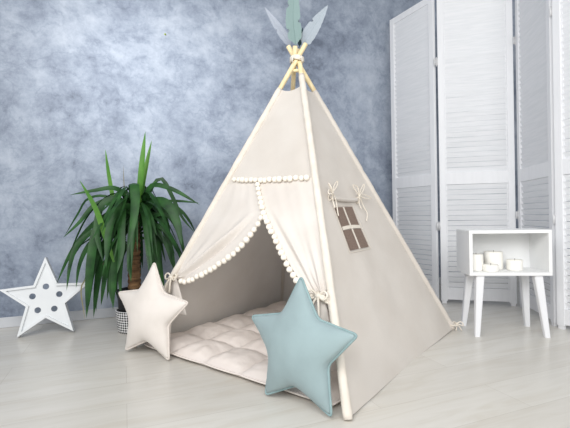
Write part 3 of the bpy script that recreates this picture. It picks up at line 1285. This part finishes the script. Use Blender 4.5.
for sx in (-1, 1):
    for sy in (-1, 1):
        tx, ty = sx * 0.144, sy * 0.072
        fx, fy = sx * 0.172, sy * 0.104
        mb = MB()
        w0, w1 = 0.0125, 0.021

        def sq(cx, cy, w, z):
            c = w * 0.25
            return [Vector((cx + x, cy + y, z)) for x, y in [(-w + c, -w), (w - c, -w), (w, -w + c), (w, w - c), (w - c, w), (-w + c, w), (-w, w - c), (-w, -w + c)]]
        mb.prism(sq(fx, fy, w0, 0.0), sq(tx, ty, w1, Z0))
        mb.build('leg', MT['white_wood'], tbl, smooth=False)

# candles
RT = Matrix.Rotation(a_t - ANG, 3, 'Z')


def candle(x, y, r, h, label, seed):
    p = TB + RT @ Vector((x, y, 0)) + Vector((0, 0, Z0 + TH + 0.0005))
    t = thing('pillar_candle', label, 'candle', p, 'candles in the side table')
    mb = MB()
    pr = [(r * 0.95, 0.0), (r, 0.004), (r * 1.01, h * 0.5), (r, h - 0.004), (r * 0.95, h), (r * 0.8, h - 0.004), (r * 0.4, h - 0.006), (0.002, h - 0.006)]
    mb.lathe(pr, 36)
    mb.build('wax_body', MT['wax'], t)
    mb = MB()
    mb.tube([Vector((0, 0, h - 0.007)), Vector((0.001, 0, h + 0.003)), Vector((0.002, 0.001, h + 0.006))], 0.0012, 6)
    mb.build('wick', MT['wick'], t)


candle(-0.142, -0.020, 0.036, 0.088, 'tall ivory pillar candle nearest the left side of the white table', 1)
candle(-0.030, 0.035, 0.047, 0.096, 'wide tall ivory candle standing behind the low candle', 2)
candle(-0.082, -0.060, 0.038, 0.036, 'lowest ivory candle standing in front of the wide tall one', 3)
candle(0.060, -0.012, 0.039, 0.056, 'squat ivory candle rightmost of the four in the white table', 4)

# ------------------------------------------------------------------ folding screen
SH = 2.215
corners = [((0.885, 3.30), (1.092, 2.912)), ((1.108, 2.896), (1.570, 2.762)), ((1.590, 2.742), (1.505, 2.262)), ((1.500, 2.238), (1.680, 1.790))]
scr = thing('folding_screen', 'tall white louvred folding screen of four panels behind the side table', 'folding screen', cf(1.45, 2.6))
S_INV = Matrix.Translation(-cf(1.45, 2.6))
TKN = 0.022
for pi, (p, q) in enumerate(corners):
    A, B = cf(*p), cf(*q)
    ex = (B - A)
    Wd = ex.length
    ex.normalize()
    ey = Vector((-ex.y, ex.x, 0))  # away from the viewer on the back side
    if ey.dot(FWD) < 0 and pi != 2:
        ey = -ey
    if pi == 2 and ey.dot(RIGHT) < 0:
        ey = -ey
    R3 = Matrix((ex, ey, Vector((0, 0, 1)))).transposed()

    def pt(x, z, y=0.0):
        return A + ex * x + ey * y + Vector((0, 0, z))
    ST, RT_, RB, RM = 0.042, 0.05, 0.085, 0.085
    zb = 0.018
    zm = 0.885
    mb = MB()
    for x in (ST / 2, Wd - ST / 2):
        mb.box(pt(x, (zb + SH) / 2), ST, TKN, SH - zb, R3, bev=0.002)
    wi = Wd - 2 * ST + 0.004
    for z, h in ((SH - RT_ / 2, RT_), (zb + RB / 2 + 0.01, RB), (zm, RM)):
        mb.box(pt(Wd / 2, z), wi, TKN - 0.003, h, R3, bev=0.0015)
    # thin inner beading
    for x in (ST + 0.004, Wd - ST - 0.004):
        mb.box(pt(x, (zb + SH) / 2, 0.002), 0.008, TKN * 0.6, SH - zb - 0.1, R3)
    # feet
    for x in (ST / 2, Wd - ST / 2):
        mb.box(pt(x, 0.010), ST * 0.7, TKN * 0.8, 0.020, R3)
    pn = mb.build('panel', MT['white_wood'], scr, False, S_INV)
    # louvres
    mb = MB()
    tilt = Matrix.Rotation(math.radians(24), 3, 'X')
    for z0, z1 in ((zb + RB + 0.012, zm - RM / 2), (zm + RM / 2, SH - RT_)):
        nsl = int(round((z1 - z0) / 0.0355))
        st = (z1 - z0) / nsl
        for k in range(nsl):
            jit = random.uniform(-0.03, 0.05)
            til = Matrix.Rotation(math.radians(17) + jit, 3, 'X') @ Matrix.Rotation(random.uniform(-0.004, 0.004), 3, 'Y')
            mb.box(pt(Wd / 2, z0 + (k + 0.5) * st, 0.0), Wd - 2 * ST - 0.002, 0.0045, st * 0.965, R3 @ til)
    mb.build('louvres', MT['slat'], pn, False, S_INV)
# hinges
for (g0, g1, zs) in (((1.100, 2.900), None, (1.72, 0.55)), ((1.580, 2.750), None, (1.80, 0.62)), ((1.500, 2.250), None, (1.75, 0.6))):
    for z in zs:
        c = cf(g0[0], g0[1], z) + cf(-0.004, -0.014, 0)
        mb = MB()
        mb.tube([c - Vector((0, 0, 0.030)), c + Vector((0, 0, 0.030))], 0.003, 10)
        for dz in (-0.03, -0.01, 0.01, 0.03):
            mb.tube([c + Vector((0, 0, dz - 0.002)), c + Vector((0, 0, dz + 0.002))], 0.0036, 10)
        for s in (-1, 1):
            mb.box(c + RIGHT * 0.010 * s, 0.012, 0.002, 0.05, Matrix.Rotation(-ANG, 3, 'Z'))
        mb.build('hinge', MT['steel'], scr, True, S_INV)

# ------------------------------------------------------------------ light
w = bpy.data.worlds.new('room_light')
SC.world = w
w.use_nodes = True
bg = w.node_tree.nodes['Background']
bg.inputs[0].default_value = (0.96, 0.98, 1.0, 1)
bg.inputs[1].default_value = 0.40


def area(name, loc, target, size, power, col=(1, 1, 1)):
    l = bpy.data.lights.new(name, 'AREA')
    l.energy = power
    l.shape = 'RECTANGLE'
    l.size, l.size_y = size
    l.color = col
    o = bpy.data.objects.new(name, l)
    COL.objects.link(o)
    o.location = loc
    d = (Vector(target) - Vector(loc)).normalized()
    o.rotation_euler = d.to_track_quat('-Z', 'Y').to_euler()
    return o


area('window_light', cf(-0.9, -0.7, 2.2), cf(0.15, 1.9, 0.4), (2.2, 1.6), 84, (1.0, 0.995, 0.985))
area('front_light', cf(1.1, -0.9, 1.55), cf(1.0, 2.2, 0.4), (1.6, 1.2), 37, (1.0, 0.995, 0.98))
sp = bpy.data.lights.new('added_wall_spot', 'SPOT')  # extra spot, no lamp of the room; added to lighten the wall beside the teepee
sp.energy = 175
sp.spot_size = math.radians(46)
sp.spot_blend = 1.0
sp.shadow_soft_size = 0.35
so = bpy.data.objects.new('added_wall_spot', sp)
COL.objects.link(so)
so.location = cf(-1.3, 0.6, 2.3)
tgt = at_plane(175, 100, Vector((0, WALL_Y, 0)), Vector((0, -1, 0)))
so.rotation_euler = (tgt - so.location).to_track_quat('-Z', 'Y').to_euler()

SC.view_settings.view_transform = 'Standard'
SC.view_settings.look = 'None'
SC.view_settings.exposure = 0.0
SC.view_settings.gamma = 1.0
